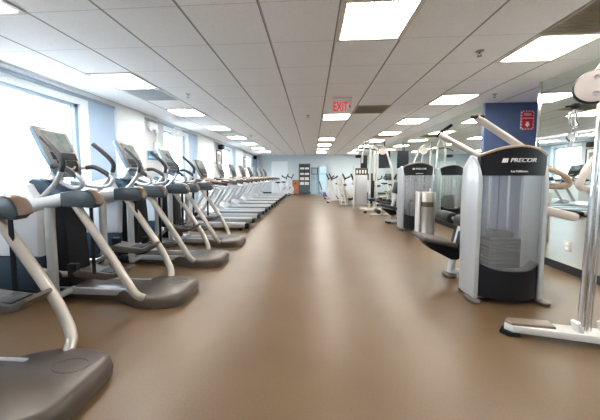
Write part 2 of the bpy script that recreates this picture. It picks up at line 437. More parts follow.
for x, y, l in ((-1.95, 4.21, 'sprinkler head on the ceiling right of the nearest window-side light'), (1.71, 2.99, 'sprinkler head left of the nearest light by the mirrored wall'),
                (-.09, 5.84, 'sprinkler head in the middle of the ceiling left of the exit sign'), (2.86, 4.55, 'sprinkler head above the blue pillar'), (.52, 8.2, 'small sprinkler head behind the exit sign among the aisle lights'), (-1.95, 8.6, 'far sprinkler head over the treadmill row')):
    sprinkler(x, y, l)

# exit sign
o = thing('exit_sign', 'clear hanging exit sign with red letters and a right arrow', 'sign', (.49, 4.6, 2.46))
MB().rng((-.16, -.03, -.035), (.16, .03, -.002), .004).build('housing', 'fixture_frame', o)
MB().rng((-.15, -.004, -.235), (.15, .004, -.035), .002).build('panel', 'clear_acrylic', o)
text('EXIT', .205, 'lettering', 'exit_red', o, (-.025, -.008, -.15), (R(90), 0, 0), .003, xs=.58, bold=.003)
MB().prism([(.11, -.105), (.145, -.14), (.11, -.175)], -.012, -.005).build('arrow', 'exit_red', o)

# fire extinguisher sign on the pillar
o = thing('fire_sign', 'red sign with white chequered border and down arrow on the blue pillar', 'sign', (3.76, 5.088, 2.15))
MB().box((0, -.003, 0), (.22, .006, .33)).build('plate', 'sign_white', o, flat=True)
MB().box((0, -.008, 0), (.176, .004, .286)).build('red_field', 'sign_red', o, flat=True)
b_ = MB()
for k in range(9):
    if k % 2: continue
    for zz in (-.154, .154): b_.box((-.0978 + k * .0245, -.008, zz), (.0245, .004, .022))
for k in range(13):
    if k % 2: continue
    for xx in (-.099, .099): b_.box((xx, -.008, -.154 + k * .0257), (.022, .004, .0257))
b_.build('border_checks', 'sign_red', o, flat=True)
text('FIRE', .07, 'lettering', 'sign_white', o, (0, -.011, .095), (R(90), 0, 0), .001)
text('EXTINGUISHER', .03, 'lettering', 'sign_white', o, (0, -.011, .03), (R(90), 0, 0), .001, xs=.78)
MB().prism([(-.02, -.03), (.02, -.03), (.02, -.07), (.045, -.07), (0, -.125), (-.045, -.07), (-.02, -.07)], -.013, -.010).build('arrow', 'sign_white', o)

# wall outlet seen low on the mirror
o = thing('wall_outlet', 'small pale power outlet low on the mirrored wall', 'outlet', (3.098, 3.45, .33))
MB().rng((-.008, -.04, -.06), (0, .04, .06), .003).build('plate', 'disc_cream', o)
MB().rng((-.011, -.018, .01), (-.007, .018, .045)).rng((-.011, -.018, -.045), (-.007, .018, -.01)).build('socket', 'white_trim', o)

# ------------------------------------------------------------------ adaptive motion trainers (left foreground row)
def make_trainer():
    o = thing('motion_trainer', '', 'exercise machine', group='motion trainers with swinging handles in the near left row')
    # rear step-on base: broad rounded foot narrowing to a central beam
    pts = [(-.40, .10), (.02, .12), (.22, .15), (.34, .22), (.44, .262), (.60, .27), (.70, .262), (.77, .235), (.815, .19), (.83, .13), (.83, -.13), (.815, -.19), (.77, -.235), (.70, -.262), (.60, -.27), (.44, -.262), (.34, -.22), (.22, -.15), (.02, -.12), (-.40, -.10)]
    vs = []; fs = []; n = len(pts)
    cx = .4
    lay = [(1.0, .004), (1.01, .062), (.995, .088), (.96, .104), (.90, .112)]
    for s_, z in lay:
        for x, y in pts: vs.append((cx + (x - cx) * (s_ + (1 - s_) * .0), y * s_, z))
    for k in range(len(lay) - 1):
        for i in range(n): j = (i + 1) % n; fs.append([k * n + i, k * n + j, (k + 1) * n + j, (k + 1) * n + i])
    fs.append(list(range(n))[::-1]); fs.append([(len(lay) - 1) * n + i for i in range(n)])
    rb = MB().add(vs, fs).build('rear_base', 'taupe_plastic', o)
    g = MB(); g.tube([(.64 + .10 * math.cos(t * PI / 8), .10 + .06 * math.sin(t * PI / 8), .1115) for t in range(17)], .003, 6); g.build('step_mark', 'slate_cap', rb)
    # front frame
    f = MB(); f.rng((-1.15, -.20, .03), (-.35, .20, .11), .02); f.rng((-1.12, -.32, .0), (-1.02, .32, .06), .015); f.build('front_base', 'black_plastic', o)
    f = MB(); f.rng((-.95, -.145, .05), (.35, -.105, .115), .012); f.rng((-.95, .105, .05), (.35, .145, .115), .012); f.build('floor_beam', 'silver_paint', o)
    # drive housing
    hp = [(-1.12, .42), (-1.16, .62), (-1.14, .82), (-1.04, 1.0), (-.90, 1.10), (-.74, 1.14), (-.62, 1.10), (-.55, .98), (-.53, .80), (-.55, .42)]
    MB().prism(hp, -.20, .20, 'xz', .035).build('drive_housing', 'shell_white', o)
    MB().prism([(-1.06, .10), (-1.10, .24), (-1.12, .42), (-.55, .42), (-.54, .24), (-.56, .10)], -.195, .195, 'xz', .02).build('housing_skirt', 'navy_plastic', o)
    MB().prism([(-.60, .10), (-.58, .90), (-.50, 1.0), (-.36, .97), (-.33, .70), (-.30, .10)], -.12, .12, 'xz', .02).build('belt_shroud', 'black_plastic', o)
    MB().prism([(-.72, 1.10), (-.66, 1.16), (-.56, 1.14), (-.36, 1.04), (-.30, .96), (-.52, .95)], -.13, .13, 'xz', .03).build('top_cowl', 'navy_plastic', o)
    # per side: upright, arm, cap, rear tube, strap, pedal, link, swing handle
    for s_ in (-1, 1):
        MB().tube([(-.30, s_ * .30, .10), (-.30, s_ * .30, .94)], .038, 14).tube([(-.30, s_ * .10, .09), (-.30, s_ * .32, .09)], .03).build('upright', 'silver_paint', o)
        MB().tube([(-.80, s_ * .21, .84), (-.62, s_ * .29, .88), (-.35, s_ * .305, .94), (-.12, s_ * .31, .985)], .056, 14, 4, sq=(.75, 1)).build('arm_rail', 'silver_paint', o)
        c = MB().prism([(-.14, .92), (-.14, 1.04), (-.06, 1.055), (.08, 1.06), (.135, 1.045), (.175, .995), (.185, .94), (.15, .91)], s_ * .31 - .05, s_ * .31 + .05, 'xz', .018).build('rail_cap', 'slate_cap', o)
        MB().tube([(.09, s_ * .31 - .0, 1.062), (.14, s_ * .31, 1.048), (.18, s_ * .31, .995), (.189, s_ * .31, .94)], .010, 8, 3, sq=(4.6, 1)).build('cap_trim', 'cap_brown', c)
        MB().tube([(-.03, s_ * .32, .93), (.14, s_ * .322, .68), (.30, s_ * .325, .44), (.395, s_ * .32, .28), (.46, s_ * .30, .15), (.49, s_ * .235, .085)], .033, 14, 5).build('rear_tube', 'warm_silver', o)
        zp = .43 if s_ > 0 else .32
        MB().box((.09, s_ * .30, (.92 + zp) / 2), (.028, .010, .92 - zp)).build('strap', 'black_plastic', o)
        pd = MB(); pd.prism([(-.12, zp), (-.10, zp - .035), (.18, zp - .06), (.30, zp - .03), (.36, zp + .03), (.34, zp + .045), (.26, zp + .0), (-.06, zp + .03)], s_ * .215 - .085, s_ * .215 + .085, 'xz', .010)
        pd = pd.build('pedal', 'taupe_plastic', o)
        MB().rng((-.08, s_ * .215 - .065, zp + .0), (.24, s_ * .215 + .065, zp + .014), .004).build('pedal_pad', 'dark_rubber', pd)
        MB().tube([(-.62, s_ * .17, .30), (-.30, s_ * .20, .27), (-.08, s_ * .215, zp - .01), (.18, s_ * .215, zp - .05)], .026, 10, 4).build('pedal_link', 'warm_silver', o)
        MB().box((-.13, s_ * .27, zp + .02), (.09, .05, .12), .012).build('link_pivot', 'black_plastic', o)
        MB().cyl((-.32, s_ * .24, .27), (-.32, s_ * .31, .27), .045).build('crank_hub', 'black_plastic', o)
        h = MB().tube([(-.52, s_ * .24, .92), (-.34, s_ * .29, 1.02), (-.22, s_ * .30, 1.13), (-.16, s_ * .30, 1.24)], .021, 12, 5).build('swing_handle', 'silver_paint', o)
        MB().tube([(-.165, s_ * .30, 1.22), (-.15, s_ * .30, 1.30), (-.19, s_ * .295, 1.37), (-.27, s_ * .285, 1.45), (-.35, s_ * .275, 1.52)], .023, 12, 5).build('grip', 'grip_black', h)
    # mast and fixed handles
    m_ = MB(); m_.tube([(-.62, 0, 1.08), (-.54, 0, 1.17), (-.50, 0, 1.25)], .05, 14, 3); m_.lathe([(.001, 1.135), (.09, 1.135), (.10, 1.15), (.09, 1.165), (.001, 1.165)], T=Matrix.Translation((-.56, 0, 0))); m_.build('mast', 'silver_paint', o)
    for s_ in (-1, 1):
        fh = MB().tube([(-.46, s_ * .06, 1.20), (-.40, s_ * .16, 1.26), (-.28, s_ * .20, 1.27), (-.14, s_ * .20, 1.20), (-.08, s_ * .19, 1.14), (-.11, s_ * .17, 1.08), (-.24, s_ * .12, 1.07), (-.42, s_ * .05, 1.12)], .018, 10, 4).build('fixed_handle', 'silver_paint', o)
        MB().tube([(-.36, s_ * .185, 1.268), (-.28, s_ * .20, 1.27), (-.17, s_ * .20, 1.215), (-.12, s_ * .198, 1.175)], .024, 10, 4).build('grip', 'grip_black', fh)
    console(o, (-.33, -.01, 1.18), .52, .345)
    return o
def console(o, org, hgt, wid, tilt=25, shell='console_back', face='console_bezel'):
    a = R(tilt)
    T = Matrix.Translation(org) @ Matrix(((0, -math.sin(a), math.cos(a), 0), (1, 0, 0, 0), (0, math.cos(a), math.sin(a), 0), (0, 0, 0, 1)))
    # local: x = across, y = up the face, z = towards the user
    def ol(w_, h0, h1, s_=1.): 
        return [(-.24 * w_, h0), (-.36 * w_, h0 + .03), (-.46 * w_, h0 + (h1 - h0) * .25), (-.5 * w_, h0 + (h1 - h0) * .5), (-.5 * w_, h1 - .03), (-.46 * w_, h1), (.46 * w_, h1), (.5 * w_, h1 - .03), (.5 * w_, h0 + (h1 - h0) * .5), (.46 * w_, h0 + (h1 - h0) * .25), (.36 * w_, h0 + .03), (.24 * w_, h0)]
    c = MB().prism(ol(wid, 0, hgt), -.05, -.0, 'xy', .012, T=T).build('console', shell, o)
    MB().prism(ol(wid * .94, .02, hgt - .015), 0, .008, 'xy', .003, T=T).build('bezel', face, c)
    MB().rng((-.36 * wid, hgt * .50, .008), (.36 * wid, hgt * .90, .013), T=T).build('screen', 'screen', c)
    k = MB(); k.rng((-.38 * wid, hgt * .32, .008), (.38 * wid, hgt * .47, .012), T=T); k.prism([(-.2 * wid, .04), (-.32 * wid, .12), (-.3 * wid, .16), (.3 * wid, .16), (.32 * wid, .12), (.2 * wid, .04)], .008, .012, 'xy', T=T)
    k.build('keypad', 'console_dark', c)
    MB().tube([(-.16 * wid, hgt * .18, .014), (0, hgt * .12, .018), (.16 * wid, hgt * .18, .014)], .010, 8, 3, T=T).build('quick_keys', 'tan_cap', c)
    return c
tr = make_trainer()
tl = ['nearest motion trainer at the lower left, its taupe rear base cut by the frame', 'second motion trainer, its tall console standing against the bright near window',
      'third motion trainer in the left row, its console against the white pier', 'fourth motion trainer, farthest of its kind and next to the treadmills']
for i, y in enumerate((1.27, 2.50, 3.55, 4.52)):
    o = tr if i == 0 else dup(tr)
    o.location = (-2.0, y, 0); o['label'] = tl[i]

# ------------------------------------------------------------------ treadmills
def make_treadmill():
    o = thing('treadmill', '', 'treadmill', group='treadmills in the left row')
    MB().rng((-.75, -.27, .07), (.82, .27, .15), .004).build('running_belt', 'belt_black', o)
    for s_ in (-1, 1):
        MB().rng((-.85, s_ * .27, .06), (.80, s_ * .375, .168), .015).build('side_rail', 'deck_rail', o)
        MB().rng((.76, s_ * .375, .05), (.87, s_ * .22, .16), .03).build('end_cap', 'black_plastic', o)
        for fx in (-.6, .7): MB().cyl((fx, s_ * .33, .0), (fx, s_ * .33, .08), .03).build('foot', 'dark_rubber', o)
        MB().tube([(-.78, s_ * .36, .12), (-.60, s_ * .36, .40), (-.30, s_ * .35, .88), (-.20, s_ * .34, 1.02)], .035, 12, 4, sq=(1, 1.2)).build('upright', 'silver_paint', o)
        h = MB().tube([(-.20, s_ * .33, 1.02), (.0, s_ * .36, 1.03), (.34, s_ * .37, 1.00), (.44, s_ * .37, .97)], .030, 12, 4).build('handrail', 'beige_handrail', o)
        MB().tube([(.44, s_ * .37, .965), (.455, s_ * .365, .93), (.38, s_ * .36, .90), (.10, s_ * .35, .90), (-.26, s_ * .345, .93)], .018, 10, 4).build('rail_brace', 'silver_paint', h)
        MB().tube([(.05, s_ * .363, 1.032), (.34, s_ * .37, 1.003), (.43, s_ * .37, .975)], .033, 10, 4).build('grip', 'grip_black', h)
    MB().prism([(-.95, .06), (-.98, .16), (-.93, .26), (-.80, .31), (-.60, .28), (-.45, .19), (-.45, .08)], -.37, .37, 'xz', .02).build('motor_hood', 'silver_paint', o)
    MB().prism([(-.40, 1.00), (-.36, 1.12), (-.12, 1.08), (.02, 1.01), (.0, .96), (-.25, .94)], -.35, .35, 'xz', .02).build('dash', 'console_dark', o)
    MB().tube([(-.30, -.30, 1.10), (-.05, -.2, 1.075), (-.02, 0, 1.06), (-.05, .2, 1.075), (-.30, .30, 1.10)], .02, 10, 4).build('front_bar', 'tan_cap', o)
    MB().tube([(-.30, 0, 1.08), (-.24, 0, 1.2)], .04).build('mast', 'console_dark', o)
    console(o, (-.20, 0, 1.13), .44, .44, 22, 'console_bezel', 'console_dark')
    return o
tm = make_treadmill()
for i in range(8):
    o = tm if i == 0 else dup(tm)
    o.location = (-2.22, (6.0, 7.3, 8.45, 9.65, 10.85, 12.05, 13.25, 14.45)[i], 0)
    o['label'] = ('treadmill standing right after the motion trainers, first of the treadmill row' if i == 0 else '%s treadmill of the left row counted from the motion trainers' % ORD[i] if i < 7 else 'last treadmill of the left row, nearest the white back door')
    o['label'] = o['label'].replace('second treadmill', 'grey treadmill, second')

# ------------------------------------------------------------------ upholstered / selectorised machines on the right
def stack_tower(o, W=.60, D=.30, txt=None, zt=1.36):
    hw = W / 2
    for s_ in (-1, 1):
        pr = [(-.02, .02), (-.02, 1.10), (.0, zt - .10), (.05, zt - .02), (.14, zt + .02), (D - .10, zt - .01), (D - .02, zt - .10), (D, 1.0), (D - .03, .02)]
        c = MB().prism(pr, s_ * hw - .022, s_ * hw + .022, 'yz', .012).build('side_column', 'silver_paint', o)
        ft = MB(); vs = [(s_ * (hw + .015) + .06 * math.cos(a * PI / 8), .0 + .095 * math.sin(a * PI / 8)) for a in range(16)]
        ft.prism(vs, .002, .035, 'xy', .012).build('foot', 'taupe_plastic', c)
        MB().prism([(s_ * hw + .03 * math.cos(a * PI / 8), D - .05 + .04 * math.sin(a * PI / 8)) for a in range(16)], .002, .035, 'xy', .012).build('foot', 'taupe_plastic', c)
    zt2 = lambda q: zt - .0 + .075 * (1 - q * q)
    hd = MB().panel(-hw + .0, hw, lambda q: 1.185, zt2, .09, .05).build('header_panel', 'black_plastic', o)
    MB().tube([(-hw + W * (k / 12), -.09 * (1 - (-1 + k / 6) ** 2) + .02, zt2(-1 + k / 6) + .006) for k in range(13)], .016, 8, sq=(1.6, 1)).build('header_rim', 'tan_cap', hd)
    MB().panel(-hw + .025, hw - .025, lambda q: .335 - .045 * (1 - q ** 4), lambda q: 1.185, .085, .008).build('front_shroud', 'frosted_shroud', o)
    MB().panel(-hw + .022, hw - .022, lambda q: .05, lambda q: .375 - .055 * (1 - q ** 4), .10, .10).build('lower_panel', 'black_plastic', o)
    MB().panel(-hw + .03, hw - .03, lambda q: .05, lambda q: zt - .01, -.03, .01, y0=D - .06).build('rear_shroud', 'frosted_shroud', o)
    MB().rng((-hw + .02, .0, zt - .06), (hw - .02, D - .03, zt - .0), .01).build('top_plate', 'silver_paint', o)
    st = MB()
    for k in range(13): st.rng((-.13, .07, .12 + k * .036), (.16, .22, .152 + k * .036), .004)
    st.rng((-.10, .08, .59), (.10, .20, .66), .01); st = st.build('weight_stack', 'weight_plate', o)
    MB().cyl((-.09, .17, .05), (-.09, .17, zt - .05), .011, 10).cyl((.09, .17, .05), (.09, .17, zt - .05), .011, 10).build('guide_rod', 'chrome', o)
    MB().cyl((0, .17, .62), (0, .17, zt - .05), .005, 8).build('cable', 'black_plastic', o)
    MB().rng((-hw + .02, .02, .02), (hw - .02, D - .03, .07), .008).build('base_frame', 'silver_paint', o)
    if txt:
        text(txt[0], .05, 'logo', 'letter_white', hd, (.015, -.094, 1.318), (R(90), 0, 0), .0025, xs=1.15, shear=.25)
        s = MB()
        for k in range(3): s.prism([(-.145 + k * .015, 1.300), (-.139 + k * .015, 1.300), (-.130 + k * .015, 1.337), (-.136 + k * .015, 1.337)], -.086, -.066)
        s.build('logo_bars', 'letter_white', hd)
        text(txt[1], .027, 'machine_title', 'letter_white', hd, (-.01, -.093, 1.222), (R(90), 0, 0), .002, xs=1.)
def roller(o, p, q, r, m='upholstery_black'):
    p = Vector(p); q = Vector(q); d = (q - p).normalized() * .02
    return MB().tube([p, p + d * .3, p + d, q - d, q - d * .3, q], [r * .6, r * .9, r, r, r * .9, r * .6], 18).build('roller_pad', m, o)

# near machine with overhead arms
A = thing('lat_pulldown_machine', 'large near weight machine with grey shroud, black curved header and overhead arms', 'weight machine', (1.825, 2.60, 0))
stack_tower(A, .57, .27, ('PRECOR', 'Lat Pulldown'))
def loc(o, pts): return [(p[0] - o.location.x, p[1] - o.location.y, p[2] - o.location.z) for p in pts]
for pts, gr in (([(1.50, 3.35, 1.67), (1.99, 3.33, 1.39), (2.10, 3.20, 1.30)], [(1.47, 3.35, 1.645), (1.53, 3.35, 1.70), (1.63, 3.33, 1.775)]),
                ([(1.60, 2.80, 1.75), (2.04, 2.80, 1.455), (2.10, 2.86, 1.36)], [(1.66, 2.79, 1.755), (1.60, 2.79, 1.755), (1.545, 2.78, 1.75)])):
    a = MB().tube(loc(A, pts), .033, 12, 0, sq=(1, 1)).build('lift_arm', 'warm_silver', A)
    MB().tube(loc(A, gr), .019, 10).build('grip', 'black_plastic', a)
MB().rng(loc(A, [(1.98, 2.72, 1.28)])[0], loc(A, [(2.12, 3.36, 1.36)])[0], .02).build('arm_pivot', 'silver_paint', A)
s_ = MB(); s_.box((0, 0, 0), (.36, .40, .065), .028, seg=3); 
MB().box(loc(A, [(1.42, 3.22, .44)])[0], (.38, .38, .055), .024, rot=(0, R(11), 0), seg=3).build('seat', 'upholstery_taupe', A)
MB().prism([(1.30 - 1.825, .405), (1.72 - 1.825, .36), (1.76 - 1.825, .28), (1.66 - 1.825, .22), (1.60 - 1.825, .22), (1.36 - 1.825, .345)], .55, .72, 'xz', .012).build('seat_bracket', 'black_plastic', A)
MB().tube(loc(A, [(1.63, 3.23, .05), (1.66, 3.23, .25), (1.74, 3.23, .62), (1.76, 3.23, .70)]), .038, 12, 0).build('seat_post', 'white_paint', A)
MB().box(loc(A, [(1.69, 3.23, .42)])[0], (.05, .18, .26), .015, rot=(0, R(12), 0)).build('post_cover', 'black_plastic', A)
MB().tube(loc(A, [(1.63, 3.23, .07), (1.90, 3.10, .07), (1.95, 2.98, .07)]), .034, 10, 3).build('floor_beam', 'white_paint', A)
MB().prism([(1.62 - 1.825 + .07 * math.cos(a * PI / 8), .63 + .10 * math.sin(a * PI / 8)) for a in range(16)], .002, .045, 'xy', .012).build('foot', 'taupe_plastic', A)
roller(A, loc(A, [(1.66, 3.56, .68)])[0], loc(A, [(1.66, 3.28, .68)])[0], .068); roller(A, loc(A, [(1.67, 3.18, .68)])[0], loc(A, [(1.67, 2.90, .68)])[0], .068)
MB().cyl(loc(A, [(1.66, 3.62, .68)])[0], loc(A, [(1.67, 2.88, .68)])[0], .022).build('roller_axle', 'tan_cap', A)
MB().tube(loc(A, [(2.14, 2.86, 1.30), (2.40, 2.88, 1.235), (2.52, 2.90, 1.185), (2.575, 2.90, 1.12), (2.54, 2.90, 1.075), (2.40, 2.90, 1.075), (2.14, 2.88, 1.10)]), .028, 12, 4).build('side_handle', 'tan_cap', A)
MB().box(loc(A, [(2.38, 2.86, .825)])[0], (.50, .11, .085), .03, rot=(0, R(13), 0)).build('side_lever', 'disc_cream', A)

# second machine of the same build
B = thing('weight_machine', 'weight machine behind the steel dispenser, grey shroud under a black curved header', 'weight machine', (2.25, 5.92, 0))
stack_tower(B, .60, .34, ('PRECOR', 'Leg Extension'))
MB().box(loc(B, [(1.86, 6.75, .42)])[0], (.42, .40, .07), .03, rot=(0, R(14), 0), seg=3).build('seat', 'upholstery_black', B)
MB().box(loc(B, [(2.05, 6.72, .88)])[0], (.09, .30, .28), .03, rot=(0, R(15), 0), seg=3).build('backrest', 'upholstery_black', B)
MB().tube(loc(B, [(1.90, 6.8, .04), (1.94, 6.8, .25), (2.02, 6.8, .55), (2.12, 6.8, .95)]), .04, 12, 0).build('seat_post', 'white_paint', B)
MB().prism([(1.70 - 2.25, .38), (2.06 - 2.25, .32), (2.08 - 2.25, .22), (1.94 - 2.25, .20)], .80, .96, 'xz', .012).build('seat_bracket', 'black_plastic', B)
MB().tube(loc(B, [(1.88, 6.8, .05), (2.20, 6.7, .05), (2.25, 6.38, .05)]), .035, 10, 3).build('floor_beam', 'white_paint', B)
MB().prism([(1.89 - 2.25 + .07 * math.cos(a * PI / 8), .88 + .10 * math.sin(a * PI / 8)) for a in range(16)], .002, .04, 'xy', .012).build('foot', 'black_plastic', B)
roller(B, loc(B, [(1.62, 6.60, .30)])[0], loc(B, [(1.62, 6.95, .30)])[0], .05)

# third machine farther back
C3 = thing('weight_machine', 'far weight machine hidden behind the second grey shroud, seen mostly in the mirror', 'weight machine', (2.60, 7.25, 0))
stack_tower(C3, .55, .30, None)
MB().box((-.52, .55, .40), (.55, .28, .07), .03, rot=(0, R(12), 0), seg=3).build('seat', 'upholstery_black', C3)
MB().tube([(-.95, .55, .05), (-.20, .55, .05), (-.05, .40, .05)], .035, 10, 3).build('floor_beam', 'warm_silver', C3)
MB().tube([(-.62, .55, .05), (-.55, .55, .37)], .04).build('seat_post', 'warm_silver', C3)

# steel dispenser
o = thing('wipes_dispenser', 'tall cylindrical brushed steel wipes dispenser on the floor before the second weight machine', 'dispenser', (2.13, 5.15, 0))
MB().lathe([(.001, .0), (.145, .0), (.145, .03), (.14, .04), (.14, .60), (.14, .86), (.135, .875), (.001, .88)], 32).build('body', 'steel', o)
MB().prism([(.1425 * math.cos(R(t)), .1425 * math.sin(R(t))) for t in range(-155, -64, 10)] + [(.13 * math.cos(R(t)), .13 * math.sin(R(t))) for t in range(-65, -156, -10)], .61, .70, 'xy').build('slot', 'slot_dark', o)
MB().rng((-.175, -.08, .0), (-.145, .10, .88), .01).build('side_bracket', 'white_paint', o)
MB().tube([(.05, 0, .87), (.05, 0, .93), (.06, 0, .94)], .012).build('wipe_tip', 'towel_white', o)

# cable machine entering at the right edge
K = thing('cable_machine', 'cable machine cut off by the right edge, chrome posts on a tan-topped foot', 'weight machine', (1.95, 2.0, 0))
def L(*p): return loc(K, p)
ba = MB(); ba.prism([(-.47, .02), (-.50, .07), (-.46, .12), (.0, .06), (.75, -.10), (.74, -.26), (.0, -.08)], .03, .085, 'xy', .012); ba.build('base', 'white_paint', K)
MB().prism([(-.475, .025), (-.495, .07), (-.455, .112), (-.18, .085), (-.20, -.01)], .083, .105, 'xy', .008).build('base_cover', 'cover_tan', K)
MB().prism([(-.50, .02), (-.53, .07), (-.48, .125), (-.42, .11), (-.42, .015)], .002, .032, 'xy', .006).build('foot', 'black_plastic', K)
for i, dx in enumerate((-.045, -.002, .030)):
    MB().tube([(dx - .01, -.02 + .0 * i, .08), (dx + .03, -.02, 2.30)], (.015 if i < 2 else .005), 12).build('guide_post', 'chrome', K)
for dx in (-.075, .10): MB().prism([(dx, .08), (dx - .02, .15), (dx + .0, .16), (dx + .03, .08)], -.05, .01, 'xz', .004).build('post_bracket', 'white_paint', K)
MB().tube([(.70, -.15, .06), (.72, -.12, 2.30), (.60, -.10, 2.38), (.03, -.02, 2.32)], .04, 10).build('frame', 'white_paint', K)
MB().tube([(.13, -.05, .09), (.16, -.05, .25), (.20, -.05, 1.0), (.16, -.03, 1.9)], .008, 8, 3).build('cable', 'black_plastic', K)
MB().tube([(.62, .55, 1.40), (.52, .56, 1.33), (.44, .57, 1.17), (.44, .58, 1.08), (.60, .58, 1.07), (.85, .3, 1.07)], .028, 12, 4).build('side_handle', 'disc_cream', K)
MB().tube([(.62, .55, 1.40), (.76, .2, 1.5), (.72, -.12, 1.7)], .03, 10, 2).build('handle_link', 'disc_cream', K)
# pulley disc on its boom
Td = Matrix.Translation((-.065, .0, 1.77)) @ Matrix.Rotation(R(-82), 4, 'X') @ Matrix.Rotation(R(0), 4, 'Y')
bo = MB().tube([(.03, .03, 1.95), (-.02, .05, 1.85), (-.065, .04, 1.77)], .022, 10).build('boom', 'white_paint', K)
MB().lathe([(.001, -.03), (.106, -.03), (.11, -.02), (.11, .02), (.106, .03), (.001, .03)], 36, T=Matrix.Translation((-.040, .012, 1.785)) @ Matrix.Rotation(R(-36), 4, 'Z') @ Matrix.Rotation(R(90), 4, 'X')).build('pulley_rim', 'black_plastic', K)
pc = MB().lathe([(.001, .03), (.103, .03), (.103, .036), (.09, .042), (.001, .042)], 36, T=Matrix.Translation((-.040, .012, 1.785)) @ Matrix.Rotation(R(-36), 4, 'Z') @ Matrix.Rotation(R(90), 4, 'X')).build('pulley_cover', 'disc_cream', K)
for dz in (-.05, .055): MB().lathe([(.001, .04), (.016, .04), (.014, .052), (.001, .054)], 14, T=Matrix.Translation((-.040, .012, 1.785 + dz)) @ Matrix.Rotation(R(-36), 4, 'Z') @ Matrix.Rotation(R(90), 4, 'X')).build('bolt', 'chrome', pc)
cb = MB(); cb.lathe([(.001, -.02), (.02, -.015), (.026, 0), (.02, .015), (.001, .02)], 14, T=Matrix.Translation((-.175, -.01, 1.655))); cb.tube([(-.235, -.01, 1.652), (-.16, -.01, 1.66)], .006); cb.build('cable_stop', 'black_plastic', K)
MB().tube([(-.18, -.01, 1.64), (-.205, -.01, 1.60), (-.195, -.01, 1.53), (-.165, -.01, 1.51), (-.16, -.01, 1.56), (-.172, -.01, 1.63)], .007, 8, 4).tube([(-.17, -.01, 1.51), (-.215, -.01, 1.46), (-.19, -.01, 1.42), (-.15, -.01, 1.45), (-.185, -.01, 1.50)], .008, 8, 4).tube([(-.185, -.01, 1.42), (-.195, -.01, 1.38)], .012, 8).build('carabiner', 'chrome', K)

# multi-station cable tower, leg press, bikes
T5 = thing('cable_tower', 'far white cable tower with tall bent frame tubes and dark-topped weight cabinet', 'weight machine', (1.9, 9.5, 0))
def V(*p): return loc(T5, p)
MB().rng(V((1.50, 9.5, .12))[0], V((1.92, 9.85, 1.20))[0], .03).build('weight_cabinet', 'silver_paint', T5)
hh = MB().rng(V((1.49, 9.48, 1.20))[0], V((1.93, 9.86, 1.43))[0], .03).build('cabinet_header', 'slot_dark', T5)
k = MB()
for i in range(4): k.rng(V((1.53 + i * .095, 9.47, 1.24))[0], V((1.58 + i * .095, 9.49, 1.36))[0])
k.build('placard', 'letter_white', hh)
for pts, nm in (([(1.98, 9.5, 0), (1.98, 9.5, 2.18), (1.75, 9.5, 2.24), (1.72, 9.5, 1.6)], 'frame_tube'), ([(2.16, 9.6, 0), (2.16, 9.6, 2.1), (2.25, 9.6, 2.2), (2.48, 9.6, 2.14), (2.60, 9.6, 1.9), (2.78, 9.6, 1.2), (2.82, 9.6, 0)], 'bent_tube'),
                ([(2.30, 9.9, 0), (2.30, 9.9, 2.05), (2.15, 9.9, 2.15), (1.98, 9.7, 2.15)], 'bent_tube'), ([(1.46, 9.5, 0), (1.46, 9.5, 1.50)], 'frame_tube')):
    MB().tube(V(*pts), .035, 10, 3).build(nm, 'white_paint', T5)
MB().tube(V((1.48, 9.5, 2.0), (1.75, 9.5, 2.1), (2.2, 9.5, 2.05)), .02, 8, 3).build('lat_bar', 'black_plastic', T5)
MB().rng(V((1.50, 9.45, 1.78))[0], V((1.68, 9.6, 1.88))[0], .01).build('pulley_block', 'black_plastic', T5)
MB().lathe([(.001, -.02), (.13, -.02), (.13, .02), (.001, .02)], 24, T=Matrix.Translation(V((2.42, 9.55, 2.02))[0]) @ Matrix.Rotation(R(90), 4, 'X')).build('pulley', 'disc_cream', T5)
MB().rng(V((1.95, 9.2, .30))[0], V((2.25, 9.5, .38))[0], .02).build('seat', 'upholstery_black', T5)
MB().rng(V((2.04, 9.5, .40))[0], V((2.16, 9.58, 1.0))[0], .02).build('backrest', 'upholstery_black', T5)
MB().tube(V((1.60, 9.2, .05), (2.5, 9.2, .05)), .04).build('floor_beam', 'warm_silver', T5)
MB().tube(V((1.65, 8.55, .09), (2.3, 8.75, .09), (2.35, 9.2, .09)), .035, 10, 2).build('floor_beam', 'warm_silver', T5)
MB().cyl(V((1.67, 8.56, .0))[0], V((1.67, 8.56, .06))[0], .05).build('foot', 'black_plastic', T5)

o = thing('leg_press_machine', 'white slanted frame machine on the aisle edge before the cable tower', 'weight machine', (1.5, 10.6, 0))
MB().tube([(-.38, -.1, .04), (-.44, -.1, .6), (-.52, -.1, 1.05), (-.40, -.1, 1.08), (-.16, -.1, .04)], .05, 10, 0, sq=(1, 1.3)).build('front_frame', 'white_paint', o)
MB().tube([(-.36, .2, .04), (-.46, .2, .9), (-.38, .2, .95), (-.08, .2, .04)], .05, 10, 0).build('rear_frame', 'white_paint', o)
MB().tube([(-.35, 0, .05), (.7, 0, .05)], .045).tube([(-.35, -.3, .05), (-.35, .4, .05)], .04).build('floor_beam', 'warm_silver', o)
MB().box((.15, 0, .30), (.5, .36, .08), .03, rot=(0, R(-15), 0)).build('seat', 'upholstery_black', o)
MB().box((-.12, 0, .50), (.10, .36, .45), .03, rot=(0, R(-35), 0)).build('backrest', 'disc_cream', o)
MB().tube([(.1, 0, .05), (.1, 0, .28)], .05).tube([(.1, 0, .1), (.5, .0, .45), (.6, 0, .65)], .04, 10, 2).build('carriage_link', 'white_paint', o)

